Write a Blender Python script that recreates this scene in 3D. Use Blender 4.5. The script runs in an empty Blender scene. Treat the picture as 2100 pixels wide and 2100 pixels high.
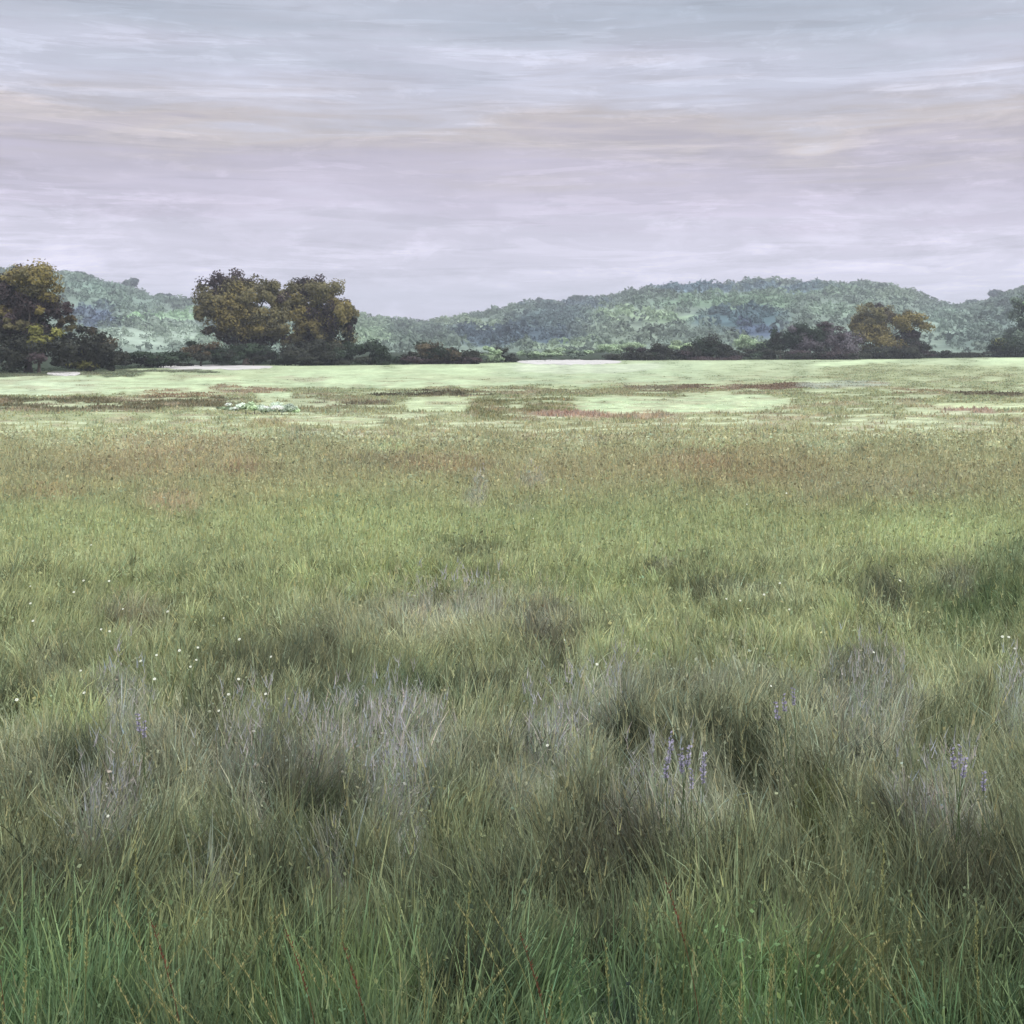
import bpy, math, random
import numpy as np

rng = np.random.default_rng(11)
random.seed(5)
R = math.radians
scene = bpy.context.scene
COL = scene.collection

# ------------------------------------------------------------------ scale
EYE = 2.0                    # eye height, metres
K = 0.828 / 2100.0           # tangent per unit of the survey grid (2100 units = the angle of view)
HZ = 700.0                   # level of the horizon on that grid


def dist(py, h=0.0):
    return (EYE - h) / ((py - HZ) * K)


def X(px, Y):
    return (px - 1050.0) * K * Y


def Z(py, Y):
    return EYE + (HZ - py) * K * Y


# ------------------------------------------------------------------ colour + noise
def lin(c):
    c = np.asarray(c, float) / 255.0
    return np.where(c <= 0.04045, c / 12.92, ((c + 0.055) / 1.055) ** 2.4)


def _hash(ix, iy, s):
    h = (ix.astype(np.int64) * 374761393 + iy.astype(np.int64) * 668265263 + s * 982451653) & 0xFFFFFFFF
    h = ((h ^ (h >> 13)) * 1274126177) & 0xFFFFFFFF
    h = (h ^ (h >> 16)) & 0xFFFFFFFF
    return h / 4294967295.0


def vnoise(x, y, s=0):
    x = np.asarray(x, float); y = np.asarray(y, float)
    ix = np.floor(x); iy = np.floor(y)
    fx = x - ix; fy = y - iy
    fx = fx * fx * (3 - 2 * fx); fy = fy * fy * (3 - 2 * fy)
    a = _hash(ix, iy, s); b = _hash(ix + 1, iy, s)
    c = _hash(ix, iy + 1, s); d = _hash(ix + 1, iy + 1, s)
    return (a * (1 - fx) + b * fx) * (1 - fy) + (c * (1 - fx) + d * fx) * fy


def fbm(x, y, s=0, n=4):
    t = 0; a = 1; w = 0
    for i in range(n):
        t = t + a * vnoise(x, y, s + 17 * i); w += a
        x = np.asarray(x) * 2.03; y = np.asarray(y) * 2.03; a *= 0.5
    return t / w


def sstep(a, b, x):
    t = np.clip((x - a) / (b - a), 0, 1)
    return t * t * (3 - 2 * t)


# ------------------------------------------------------------------ tags, meshes
def tag(o, label=None, cat=None, group=None, kind=None):
    if label: o['label'] = label
    if cat: o['category'] = cat
    if group: o['group'] = group
    if kind: o['kind'] = kind
    return o


def empty(name, loc):
    o = bpy.data.objects.new(name, None)
    o.empty_display_size = 0.2
    COL.objects.link(o); o.location = loc
    return o


def make_mesh(name, verts, faces, mat, cols=None, smooth=False):
    """verts n x 3, faces m x 4 (or m x 3), cols n x 3 linear."""
    verts = np.ascontiguousarray(verts, dtype=np.float32)
    faces = np.ascontiguousarray(faces, dtype=np.int32)
    m = bpy.data.meshes.new(name)
    m.vertices.add(len(verts)); m.vertices.foreach_set('co', verts.ravel())
    k = faces.shape[1]
    m.loops.add(faces.size); m.loops.foreach_set('vertex_index', faces.ravel())
    m.polygons.add(len(faces))
    m.polygons.foreach_set('loop_start', np.arange(0, faces.size, k, dtype=np.int32))
    m.polygons.foreach_set('use_smooth', np.full(len(faces), smooth, dtype=bool))
    m.update(calc_edges=True)
    if cols is not None:
        a = m.color_attributes.new('Col', 'FLOAT_COLOR', 'POINT')
        c = np.ones((len(verts), 4), np.float32); c[:, :3] = cols
        a.data.foreach_set('color', c.ravel())
    m.materials.append(mat)
    return m


def link(name, mesh, parent=None, loc=(0, 0, 0)):
    o = bpy.data.objects.new(name, mesh)
    COL.objects.link(o)
    o.location = loc
    if parent: o.parent = parent
    return o


# ------------------------------------------------------------------ materials
def leaf_material(name, transl=0.3, rough=0.6, noise_scale=0.0, noise_amt=0.25, spec=0.2):
    m = bpy.data.materials.new(name); m.use_nodes = True
    nt = m.node_tree; nt.nodes.clear()
    out = nt.nodes.new('ShaderNodeOutputMaterial')
    at = nt.nodes.new('ShaderNodeAttribute'); at.attribute_name = 'Col'
    col = at.outputs['Color']
    if noise_scale:
        geo = nt.nodes.new('ShaderNodeNewGeometry')
        nz = nt.nodes.new('ShaderNodeTexNoise'); nz.inputs['Scale'].default_value = noise_scale
        nz.inputs['Detail'].default_value = 4
        nt.links.new(geo.outputs['Position'], nz.inputs['Vector'])
        mr = nt.nodes.new('ShaderNodeMapRange')
        mr.inputs['From Min'].default_value = 0.3; mr.inputs['From Max'].default_value = 0.7
        mr.inputs['To Min'].default_value = 1 - noise_amt; mr.inputs['To Max'].default_value = 1 + noise_amt
        nt.links.new(nz.outputs['Fac'], mr.inputs['Value'])
        mul = nt.nodes.new('ShaderNodeVectorMath'); mul.operation = 'SCALE'
        nt.links.new(col, mul.inputs[0]); nt.links.new(mr.outputs['Result'], mul.inputs['Scale'])
        col = mul.outputs['Vector']
    p = nt.nodes.new('ShaderNodeBsdfPrincipled')
    p.inputs['Roughness'].default_value = rough
    p.inputs['Specular IOR Level'].default_value = spec
    nt.links.new(col, p.inputs['Base Color'])
    if transl > 0:
        t = nt.nodes.new('ShaderNodeBsdfTranslucent'); nt.links.new(col, t.inputs['Color'])
        mx = nt.nodes.new('ShaderNodeMixShader'); mx.inputs[0].default_value = transl
        nt.links.new(p.outputs[0], mx.inputs[1]); nt.links.new(t.outputs[0], mx.inputs[2])
        nt.links.new(mx.outputs[0], out.inputs['Surface'])
    else:
        nt.links.new(p.outputs[0], out.inputs['Surface'])
    return m


M_GRASS = leaf_material('grass_blades', 0.35, 0.65, 0, spec=0.12)
M_LEAF = leaf_material('tree_foliage', 0.25, 0.7, 1.5, 0.2, spec=0.15)
M_WOOD = leaf_material('woodland_foliage', 0.2, 0.8, 0.08, 0.25, spec=0.05)
M_GROUND = leaf_material('meadow_ground', 0.0, 0.95, 2.5, 0.25, spec=0.05)
M_HILL = leaf_material('hill_ground', 0.0, 0.95, 0.12, 0.22, spec=0.02)
M_FLOWER = leaf_material('flower_petals', 0.3, 0.6, 40, 0.08, spec=0.1)


def plain(name, c1, c2, scale, rough=0.9, bump=0.0):
    m = bpy.data.materials.new(name); m.use_nodes = True
    nt = m.node_tree; p = nt.nodes['Principled BSDF']
    p.inputs['Roughness'].default_value = rough
    p.inputs['Specular IOR Level'].default_value = 0.15
    geo = nt.nodes.new('ShaderNodeNewGeometry')
    nz = nt.nodes.new('ShaderNodeTexNoise'); nz.inputs['Scale'].default_value = scale
    nz.inputs['Detail'].default_value = 6
    nt.links.new(geo.outputs['Position'], nz.inputs['Vector'])
    rp = nt.nodes.new('ShaderNodeValToRGB')
    rp.color_ramp.elements[0].position = 0.35; rp.color_ramp.elements[1].position = 0.65
    rp.color_ramp.elements[0].color = (*c1, 1); rp.color_ramp.elements[1].color = (*c2, 1)
    nt.links.new(nz.outputs['Fac'], rp.inputs['Fac'])
    nt.links.new(rp.outputs['Color'], p.inputs['Base Color'])
    if bump:
        b = nt.nodes.new('ShaderNodeBump'); b.inputs['Strength'].default_value = bump
        nt.links.new(nz.outputs['Fac'], b.inputs['Height']); nt.links.new(b.outputs[0], p.inputs['Normal'])
    return m


M_BARK = plain('bark', (0.05, 0.04, 0.035), (0.11, 0.09, 0.075), 6, 0.9, 0.6)
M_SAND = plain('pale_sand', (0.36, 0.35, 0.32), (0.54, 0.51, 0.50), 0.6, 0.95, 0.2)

# ------------------------------------------------------------------ the meadow's plant patches
# x, y, half-width, half-height on the survey grid, colour of the plants there, cover
GAIN = 0.80
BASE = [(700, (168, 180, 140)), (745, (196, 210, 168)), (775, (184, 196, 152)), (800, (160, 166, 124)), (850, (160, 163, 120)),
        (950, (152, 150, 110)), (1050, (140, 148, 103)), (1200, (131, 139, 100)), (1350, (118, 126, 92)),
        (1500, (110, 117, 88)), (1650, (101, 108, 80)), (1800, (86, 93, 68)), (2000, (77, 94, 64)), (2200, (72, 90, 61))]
MINT = (214, 232, 184)
PATCH = [
    # far strips of pale hay and brown sedge
    (250, 783, 330, 17, MINT, 1), (60, 783, 160, 18, (216, 232, 190), 1), (830, 770, 290, 18, (208, 226, 180), 1),
    (1250, 762, 270, 20, (196, 212, 172), .9), (1200, 750, 160, 8, (210, 220, 190), .8), (1760, 741, 80, 5, MINT, .9), (2070, 744, 60, 10, MINT, .9),
    (1900, 765, 220, 22, (172, 178, 138), .8), (1560, 760, 120, 16, (186, 198, 158), .8),
    (200, 818, 300, 13, (112, 108, 80), 1), (60, 820, 160, 14, (110, 108, 80), .9), (500, 792, 80, 7, (160, 132, 112), .8), (360, 801, 80, 5, (146, 114, 90), .8),
    (660, 818, 120, 16, (150, 150, 114), .9), (880, 799, 130, 5, (88, 82, 64), .95), (715, 819, 90, 4, (108, 98, 80), .8),
    (565, 803, 35, 5, MINT, .9), (300, 862, 320, 26, (174, 190, 138), .8), (900, 822, 70, 14, (204, 220, 170), .9),
    (1070, 828, 115, 22, (132, 132, 92), .95), (1395, 820, 205, 15, (204, 224, 174), 1), (1500, 812, 120, 8, (210, 228, 180), .9),
    (1530, 787, 150, 5, (120, 92, 80), .85), (1330, 788, 60, 5, (124, 104, 92), .7), (1170, 839, 70, 9, (160, 124, 114), .75),
    (1290, 842, 110, 6, (164, 134, 114), .6), (1725, 785, 100, 6, (184, 192, 176), .7), (2010, 822, 100, 7, (208, 220, 168), .95),
    (1980, 834, 60, 6, (168, 138, 124), .8), (2035, 798, 70, 4, (100, 88, 72), .85), (1900, 797, 70, 4, (150, 126, 100), .6),
    (1695, 908, 50, 8, (190, 206, 164), .9), (1445, 905, 70, 3, (190, 210, 152), .8), (1630, 897, 80, 4, (188, 206, 156), .8), (1880, 860, 160, 12, (174, 180, 140), .6),
    (690, 853, 85, 12, (188, 198, 148), .8), (660, 882, 100, 9, (140, 144, 124), .7), (795, 903, 40, 6, (178, 204, 136), .8), (540, 862, 70, 6, (158, 116, 76), .7),
    (1100, 880, 160, 22, (152, 150, 112), .6), (1500, 870, 200, 16, (158, 162, 120), .6), (900, 880, 110, 22, (150, 146, 110), .7),
    (1230, 795, 300, 5, (148, 142, 108), .7), (620, 770, 60, 4, (176, 160, 140), .5), (420, 768, 70, 3, (188, 176, 150), .5),
    # pinkish brown belt
    (370, 900, 150, 20, (172, 144, 122), .75), (300, 940, 150, 35, (160, 134, 106), .7), (360, 1018, 60, 22, (178, 140, 126), .75), (500, 945, 55, 20, (160, 116, 100), .7),
    (900, 940, 110, 18, (150, 114, 92), .75), (760, 935, 90, 14, (104, 98, 82), .6), (1530, 950, 170, 40, (142, 114, 84), .75), (1420, 932, 70, 14, (162, 122, 100), .6),
    (1180, 960, 160, 40, (162, 150, 114), .6), (90, 995, 70, 14, (164, 128, 98), .6), (560, 1000, 120, 25, (160, 150, 108), .5), (1850, 985, 120, 34, (150, 138, 122), .6),
    (975, 1000, 22, 30, (152, 142, 150), .8), (1085, 972, 30, 14, (150, 146, 150), .7), (1075, 1025, 30, 8, (150, 146, 150), .5), (1680, 1000, 60, 30, (150, 136, 116), .5),
    # light green middle
    (760, 1050, 240, 55, (150, 166, 112), .7), (140, 1045, 150, 35, (150, 164, 114), .7), (1300, 1050, 240, 60, (138, 154, 106), .6), (1940, 1065, 180, 45, (154, 166, 116), .7),
    (480, 1130, 200, 45, (128, 138, 98), .6), (760, 1160, 200, 40, (134, 144, 98), .6), (1450, 1120, 110, 25, (120, 130, 92), .6), (1250, 1180, 130, 40, (136, 148, 102), .6),
    (970, 1108, 80, 18, (90, 96, 72), .7), (1480, 1190, 110, 20, (82, 88, 66), .8), (1360, 1150, 30, 14, (100, 96, 96), .6), (1815, 1205, 45, 35, (82, 86, 70), .85), (2010, 1215, 120, 55, (84, 104, 66), .85),
    (2080, 1120, 60, 40, (92, 108, 78), .7), (1640, 1130, 110, 60, (140, 148, 108), .6), (1740, 1240, 50, 30, (140, 150, 104), .7),
    (270, 1235, 60, 30, (106, 98, 86), .7), (940, 1220, 90, 25, (138, 132, 128), .75), (860, 1240, 60, 20, (132, 128, 118), .6), (1960, 1180, 60, 30, (120, 118, 106), .5),
    (620, 1330, 160, 60, (80, 84, 66), .8), (470, 1340, 60, 60, (92, 96, 74), .6), (860, 1400, 170, 30, (72, 86, 62), .85), (700, 1410, 80, 30, (92, 106, 88), .6), (1140, 1280, 60, 55, (92, 88, 78), .8), (1010, 1370, 70, 40, (90, 94, 74), .6),
    (900, 1290, 100, 50, (142, 146, 112), .75), (1290, 1290, 110, 50, (142, 150, 110), .75), (1660, 1290, 170, 36, (146, 153, 112), .75), (1560, 1215, 120, 25, (140, 146, 118), .5),
    (300, 1290, 120, 50, (124, 130, 96), .5), (110, 1330, 60, 50, (120, 120, 100), .5), (1450, 1370, 120, 30, (134, 138, 116), .7), (1960, 1360, 110, 40, (140, 146, 112), .6), (120, 1460, 130, 40, (124, 136, 88), .6),
    # mauve flowering grass
    (250, 1410, 44, 50, (134, 128, 134), .6), (1140, 1490, 70, 50, (134, 128, 132), .8), (700, 1530, 220, 70, (124, 118, 116), .75), (830, 1570, 55, 100, (136, 131, 138), .7), (520, 1560, 45, 90, (130, 124, 120), .7),
    (1770, 1420, 90, 90, (114, 112, 106), .8), (1910, 1640, 100, 50, (128, 120, 122), .75), (230, 1650, 60, 70, (128, 122, 130), .6), (1260, 1430, 40, 50, (138, 133, 138), .6), (1350, 1640, 80, 60, (122, 116, 116), .7),
    (680, 1710, 24, 60, (122, 116, 120), .7), (440, 1800, 30, 60, (112, 110, 104), .5), (1500, 1640, 70, 60, (112, 114, 98), .5), (1080, 1620, 60, 50, (120, 122, 108), .6), (350, 1480, 120, 40, (116, 118, 98), .6),
    (2080, 1420, 30, 70, (136, 134, 132), .7), (1570, 1440, 120, 40, (120, 128, 90), .5), (60, 1560, 60, 90, (112, 116, 92), .5), (950, 1700, 110, 50, (98, 106, 74), .5),
    (480, 1540, 460, 110, (126, 125, 114), .3), (1560, 1560, 480, 120, (122, 122, 110), .3), (900, 1240, 300, 55, (138, 136, 122), .4), (1500, 1400, 420, 50, (130, 132, 116), .4),
    # dark sedge
    (155, 1550, 45, 60, (52, 60, 44), .9), (590, 1560, 36, 50, (60, 68, 50), .8), (650, 1660, 80, 70, (54, 64, 42), .9), (1295, 1500, 36, 75, (54, 60, 46), .9), (1420, 1480, 90, 60, (72, 78, 58), .7), (1545, 1550, 45, 80, (54, 62, 42), .9),
    (1680, 1650, 40, 70, (64, 72, 38), .85), (1820, 1680, 70, 60, (62, 70, 40), .8), (2010, 1780, 130, 90, (58, 60, 46), .85), (1260, 1730, 110, 55, (70, 70, 58), .85), (40, 1385, 24, 40, (66, 74, 54), .85), (1950, 1460, 80, 50, (76, 84, 58), .7),
    (430, 1720, 80, 50, (74, 84, 58), .6), (1060, 1560, 40, 60, (84, 88, 72), .5), (560, 1790, 140, 45, (70, 76, 58), .7), (950, 1790, 160, 45, (72, 76, 60), .7), (1500, 1790, 150, 40, (78, 84, 58), .6), (90, 1800, 80, 70, (66, 72, 58), .6),
    # emerald tufts and darker plant patches close by
    (110, 1990, 140, 100, (84, 107, 70), .6), (270, 1960, 60, 50, (78, 104, 68), .55), (620, 2040, 120, 80, (82, 100, 58), .7), (450, 1900, 120, 50, (104, 108, 72), .6), (1560, 1990, 190, 90, (90, 116, 70), .65), (1180, 2040, 110, 70, (74, 102, 64), .65),
    (960, 1990, 70, 60, (48, 52, 42), .9), (1270, 2060, 50, 45, (46, 56, 50), .85), (760, 1960, 70, 50, (88, 106, 62), .6), (860, 2070, 70, 50, (112, 112, 74), .6), (1400, 1900, 90, 40, (100, 104, 74), .6), (1880, 2000, 130, 80, (96, 98, 66), .6),
    (1700, 1900, 110, 50, (96, 98, 68), .5), (1240, 1900, 60, 60, (58, 62, 48), .8), (2060, 1920, 70, 60, (66, 72, 52), .7), (400, 2060, 60, 60, (84, 88, 62), .5), (20, 2050, 40, 80, (70, 104, 62), .6), (110, 763, 170, 4, (84, 92, 74), .8), (330, 757, 120, 3, (78, 84, 66), .8),
    (1900, 2090, 90, 30, (70, 104, 70), .6),
]
P_ARR = np.array([[p[0], p[1], p[2], p[3], p[5]] for p in PATCH], float)
P_COL = np.array([lin(p[4]) * (.82 if p[1] > 1080 and sum(p[4]) < 262 else 1) for p in PATCH])
B_Y = np.array([b[0] for b in BASE], float)
B_C = np.array([lin(b[1]) for b in BASE])
EDGE = np.array([(-900, 772), (0, 766), (200, 762), (420, 752), (560, 749), (700, 750), (1000, 746), (1200, 740), (1500, 739),
                 (1800, 737), (2100, 733), (3000, 731)], float)
COVER = lin((62, 74, 56))


def survey(x, y):
    px = 1050 + x / (K * y)
    py = HZ + (EYE - 0.14) / (K * y)
    return px, py


def edge_y(px):
    return (EYE) / ((np.interp(px, EDGE[:, 0], EDGE[:, 1]) - HZ) * K)


def patches(x, y):
    """linear colour of what grows at x, y; y ahead of the viewer"""
    x = np.asarray(x, float); y = np.maximum(np.asarray(y, float), 1.2)
    px, py = survey(x, y)
    near = sstep(1050, 1500, py)
    wx = (fbm(px / 60, py / 60, 3) - .5) * (50 + 40 * near) + (vnoise(px / 14, py / 40, 5) - .5) * (10 + 26 * near)
    wy = (fbm(px / 90, py / (18 + 70 * near), 9) - .5) * (14 + 90 * near) + (vnoise(px / 10, py / 60, 8) - .5) * (3 + 60 * near)
    qx = px + wx; qy = py + wy
    col = np.stack([np.interp(qy, B_Y, B_C[:, i]) for i in range(3)], -1)
    soft = np.clip((qy - 835) / 110, 0, 1)
    for (cx, cy, rx, ry, s), c in zip(P_ARR, P_COL):
        m = (np.abs(qx - cx) < rx * 2.0) & (np.abs(qy - cy) < ry * 2.0)
        if not m.any():
            continue
        dx = (qx[m] - cx) / rx; dy = (qy[m] - cy) / ry
        far = soft[m]
        d_round = np.sqrt(dx * dx + dy * dy)
        d_strip = (dx ** 4 + dy ** 4) ** .25
        d = d_strip * (1 - far) + d_round * far
        w = s * (1 - .55 * (860 < cy < 1060)) * (1 - sstep(.85 - .55 * far, 1.1 + .55 * far, d))
        col[m] = col[m] * (1 - w[:, None]) + c * w[:, None]
    # thin streaks of hay and dry brown across the far field
    fs = sstep(745, 790, qy) * (1 - sstep(850, 960, qy))
    q1 = fbm(px / 70 + 3, py / 3.2, 51, 4); q2 = fbm(px / 90 + 9, py / 2.6, 57, 4); q3 = fbm(px / 60, py / 4, 59, 3)
    w1 = (sstep(.56, .64, q1) * .7 * fs)[:, None]; w2 = (sstep(.58, .66, q2) * .35 * fs)[:, None]; w3 = (sstep(.57, .65, q3) * .45 * fs)[:, None]
    col = col * (1 - w2) + lin((138, 126, 98)) * w2
    col = col * (1 - w3) + lin((176, 160, 134)) * w3
    col = col * (1 - w1) + lin((206, 218, 172)) * w1
    # streaky variation
    v = ((fbm(px / 40, py / 10, 21) - .5) * .45 + (fbm(px / 22, py / 1.6, 25) - .5) * .5) * (1 - near) + (fbm(px / 16, py / 40, 23) - .5) * .55 * near
    col = col * (1 + v[:, None])
    beyond = sstep(0, 6, y - edge_y(px))
    col = col * (1 - beyond[:, None]) + COVER * beyond[:, None]
    g = np.interp(py, [740, 800, 850, 1000, 1200, 1500, 1800, 2100], [.96, 1.08, 1.38, 1.52, 1.72, 2.02, 2.12, 2.1])  # plant colour lifted nearer the viewer to offset shade among dense blades
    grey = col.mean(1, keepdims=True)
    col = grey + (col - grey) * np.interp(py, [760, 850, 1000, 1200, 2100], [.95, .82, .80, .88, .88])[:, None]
    wm = (sstep(900, 1100, py) * (1 - sstep(.62, .8, col[:, 2] / col[:, 1])))[:, None]
    col = col * (1 - wm * np.array([-.015, 0, .03]))
    return np.clip(col * g[:, None] * GAIN, .004, .78)


def ground_z(x, y):
    y = np.asarray(y, float)
    return (fbm(np.asarray(x) / 3.1, y / 3.1, 41, 3) - .5) * .16 * (1 - sstep(35, 70, y))


# ------------------------------------------------------------------ ground sheet
def build_ground():
    ys = np.concatenate([np.linspace(-40, 1.4, 8), np.geomspace(1.6, 200, 420), np.geomspace(215, 1500, 24)])
    tx = np.concatenate([np.linspace(-1, -.12, 14)[:-1], np.linspace(-.12, .12, 241), np.linspace(.12, 1, 14)[1:]])
    half = np.maximum(np.abs(ys), 6) * 5 + 8
    half = np.minimum(half, 1500)
    xs = tx[None, :] * half[:, None]
    yy = np.repeat(ys[:, None], len(tx), 1)
    zz = ground_z(xs, yy)
    v = np.stack([xs, yy, zz], -1).reshape(-1, 3)
    n, m = len(ys), len(tx)
    idx = np.arange(n * m).reshape(n, m)
    f = np.stack([idx[:-1, :-1], idx[:-1, 1:], idx[1:, 1:], idx[1:, :-1]], -1).reshape(-1, 4)
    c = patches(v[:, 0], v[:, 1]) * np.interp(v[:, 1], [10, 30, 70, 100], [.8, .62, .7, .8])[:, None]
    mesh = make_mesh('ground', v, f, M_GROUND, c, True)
    tag(link('ground', mesh), kind='structure')


build_ground()


# ------------------------------------------------------------------ blades
def blades(x, y, z0, h, w, az, lean, curl, face, col, nseg):
    """ribbons from x,y,z0: h length, w width, az lean azimuth, lean/curl tilt at root and extra at tip"""
    n = len(x)
    t = np.linspace(0, 1, nseg + 1)
    V = np.zeros((n, nseg + 1, 2, 3), np.float32)
    cx = np.zeros(n); cz = np.zeros(n)
    px_, py_ = np.cos(face), np.sin(face)
    for i, tt in enumerate(t):
        if i:
            ang = lean + curl * (tt - .5 / nseg)
            cx = cx + np.sin(ang) * h / nseg; cz = cz + np.cos(ang) * h / nseg
        ww = w * (1 - tt) ** .7 * .5 + .0004
        bx = x + np.cos(az) * cx; by = y + np.sin(az) * cx; bz = z0 + cz
        V[:, i, 0] = np.stack([bx - px_ * ww, by - py_ * ww, bz], -1)
        V[:, i, 1] = np.stack([bx + px_ * ww, by + py_ * ww, bz], -1)
    base = np.arange(n)[:, None] * (2 * (nseg + 1))
    q = []
    for i in range(nseg):
        a = 2 * i
        q.append(np.stack([base[:, 0] + a, base[:, 0] + a + 1, base[:, 0] + a + 3, base[:, 0] + a + 2], -1))
    F = np.stack(q, 1).reshape(-1, 4)
    C = np.repeat(col, 2 * (nseg + 1), 0)
    return V.reshape(-1, 3), F, C


def merge(parts):
    vs, fs, cs = [], [], []; off = 0
    for v, f, c in parts:
        vs.append(v); fs.append(f + off); cs.append(c); off += len(v)
    return np.concatenate(vs), np.concatenate(fs), np.concatenate(cs)


def wedge(n, y0, y1, p, spread=.50, side=3.4):
    """n points ahead, distance density ~ y**p"""
    u = rng.random(n)
    if abs(p + 1) < 1e-6:
        y = y0 * (y1 / y0) ** u
    else:
        y = (y0 ** (p + 1) + u * (y1 ** (p + 1) - y0 ** (p + 1))) ** (1 / (p + 1))
    x = (rng.random(n) * 2 - 1) * (spread * y + side)
    return x, y


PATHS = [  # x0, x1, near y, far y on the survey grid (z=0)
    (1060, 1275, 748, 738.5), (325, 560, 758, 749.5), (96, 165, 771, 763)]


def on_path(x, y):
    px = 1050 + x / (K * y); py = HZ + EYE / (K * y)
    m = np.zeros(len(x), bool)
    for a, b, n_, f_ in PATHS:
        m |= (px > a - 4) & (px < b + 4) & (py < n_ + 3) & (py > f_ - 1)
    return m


def jitter(c, n, amt):
    b = 1 + rng.normal(0, amt, n)
    c = c * np.clip(b, .45, 1.8)[:, None]
    h = rng.normal(0, .07, n)
    c = c * np.stack([1 + h, 1 + 0 * h, 1 - h * .8], -1)
    return np.clip(c, .004, .9)


def lean_field(x, y):
    return (fbm(x * .9, y * .9, 61, 2)) * 4 * math.pi


def cards(pos, nrm, size, col, asp=None):
    """kite-shaped leaf sprays at pos facing roughly nrm"""
    n = len(pos)
    nn = nrm + rng.normal(0, .55, (n, 3)); nn /= np.linalg.norm(nn, axis=1)[:, None] + 1e-9
    ref = rng.normal(0, 1, (n, 3))
    u = np.cross(nn, ref); u /= np.linalg.norm(u, axis=1)[:, None] + 1e-9
    w = np.cross(nn, u)
    a = (size * rng.uniform(.7, 1.3, n))[:, None]; b = (size * rng.uniform(.4, .9, n))[:, None]
    off = rng.uniform(-.35, .35, (n, 1))
    V = np.stack([pos - u * a, pos + w * b + u * a * off - nn * a * .15, pos + u * a, pos - w * b - u * a * off - nn * a * .15], 1)
    F = (np.arange(n)[:, None] * 4 + np.arange(4)[None]).astype(np.int32)
    return V.reshape(-1, 3), F, np.repeat(col, 4, 0)


def greener(c, x, y):
    """ordinary green blades growing between the mauve ones"""
    m = (c[:, 2] / c[:, 1] > .78) & (rng.random(len(x)) < .62) & (y < 16)
    c[m] = c[m].mean(1, keepdims=True) * np.array([.96, 1.07, .74])
    return c


def build_grass():
    parts = []
    # close meadow: tufts fanning out
    nt_ = 7600
    tx, ty = wedge(nt_, 2.3, 11, 0.1)
    per = 46
    x0 = np.repeat(tx, per); y0 = np.repeat(ty, per); n = len(x0)
    sz = np.repeat(rng.uniform(.6, 1.25, nt_), per)
    a = rng.random(n) * 2 * math.pi; r = np.abs(rng.normal(0, .055, n)) * sz
    x = x0 + np.cos(a) * r; y = y0 + np.sin(a) * r
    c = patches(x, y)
    tj = np.repeat(rng.normal(1, .3, nt_), per)
    c = greener(c, x, y)
    c = jitter(c * np.clip(tj, .45, 1.8)[:, None], n, .18)
    lumin = c.sum(1)
    h = rng.uniform(.10, .36, n) * sz * np.interp(y, [3, 5, 9], [1, .8, .62])
    w = rng.uniform(.0028, .0085, n) * (1 + np.maximum(y - 4, 0) * .10)
    az = a + rng.normal(0, .5, n)
    lf = np.repeat(lean_field(tx, ty), per)
    lean = np.abs(rng.normal(.12, .14, n)) + r * 2.4
    curl = np.abs(rng.normal(.45, .4, n))
    use = rng.random(n) < .45
    az = np.where(use, lf + rng.normal(0, .5, n), az)
    face = rng.normal(0, .9, n)
    parts.append(blades(x, y, ground_z(x, y) - .01, h, w, az, lean, curl, face, c, 3))
    # fill between the tufts
    n = 310000
    x, y = wedge(n, 2.2, 24, -.35)
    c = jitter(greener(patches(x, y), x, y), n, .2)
    h = rng.uniform(.07, .24, n) * np.interp(y, [3, 6, 12, 24], [1.1, .85, .7, .65])
    w = np.maximum(.0035, .00075 * y) * rng.uniform(.7, 1.5, n)
    az = np.where(rng.random(n) < .5, lean_field(x, y) + rng.normal(0, .6, n), rng.random(n) * 6.283)
    parts.append(blades(x, y, ground_z(x, y) - .01, h, w, az, np.abs(rng.normal(.15, .15, n)), np.abs(rng.normal(.4, .35, n)),
                        rng.normal(0, .9, n), c, 2))
    # middle and far field
    n = 300000
    x, y = wedge(n, 14, 165, -.75, .52, 4)
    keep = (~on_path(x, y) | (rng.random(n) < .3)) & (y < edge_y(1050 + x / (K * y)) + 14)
    x, y = x[keep], y[keep]; n = len(x)
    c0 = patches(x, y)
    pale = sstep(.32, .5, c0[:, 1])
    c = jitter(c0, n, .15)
    h = rng.uniform(.05, .19, n) * (1 - .7 * pale) * np.interp(y, [14, 30, 50, 90], [1, .8, .5, .4])
    w = .00105 * y * rng.uniform(.6, 1.7, n)
    parts.append(blades(x, y, ground_z(x, y) - .01, h, w, rng.random(n) * 6.283, np.abs(rng.normal(.15, .15, n)) + pale * .5,
                        np.abs(rng.normal(.4, .3, n)), rng.normal(0, .5, n), c, 2))
    # broad herb leaves and dabs of bloom between the blades
    n = 115000
    x, y = wedge(n, 2.4, 26, -.35)
    hh = rng.uniform(.04, .26, n) * np.interp(y, [3, 6, 12, 24], [1.1, .85, .75, .65])
    c = jitter(patches(x, y) * np.interp(y, [5, 12], [1.0, .85])[:, None], n, .2)
    sz = np.maximum(.006, .0010 * y) * rng.uniform(.6, 1.7, n)
    nrm = np.stack([rng.normal(0, .9, n), rng.normal(-.3, .9, n), np.full(n, .6)], -1)
    parts.append(cards(np.stack([x, y, ground_z(x, y) + hh], -1), nrm, sz, c))
    v, f, c = merge(parts)
    o = link('meadow_grass', make_mesh('meadow_grass', v, f, M_GRASS, c))
    tag(o, 'long green meadow grass covering the open field', 'grass', kind='stuff')


build_grass()


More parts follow.
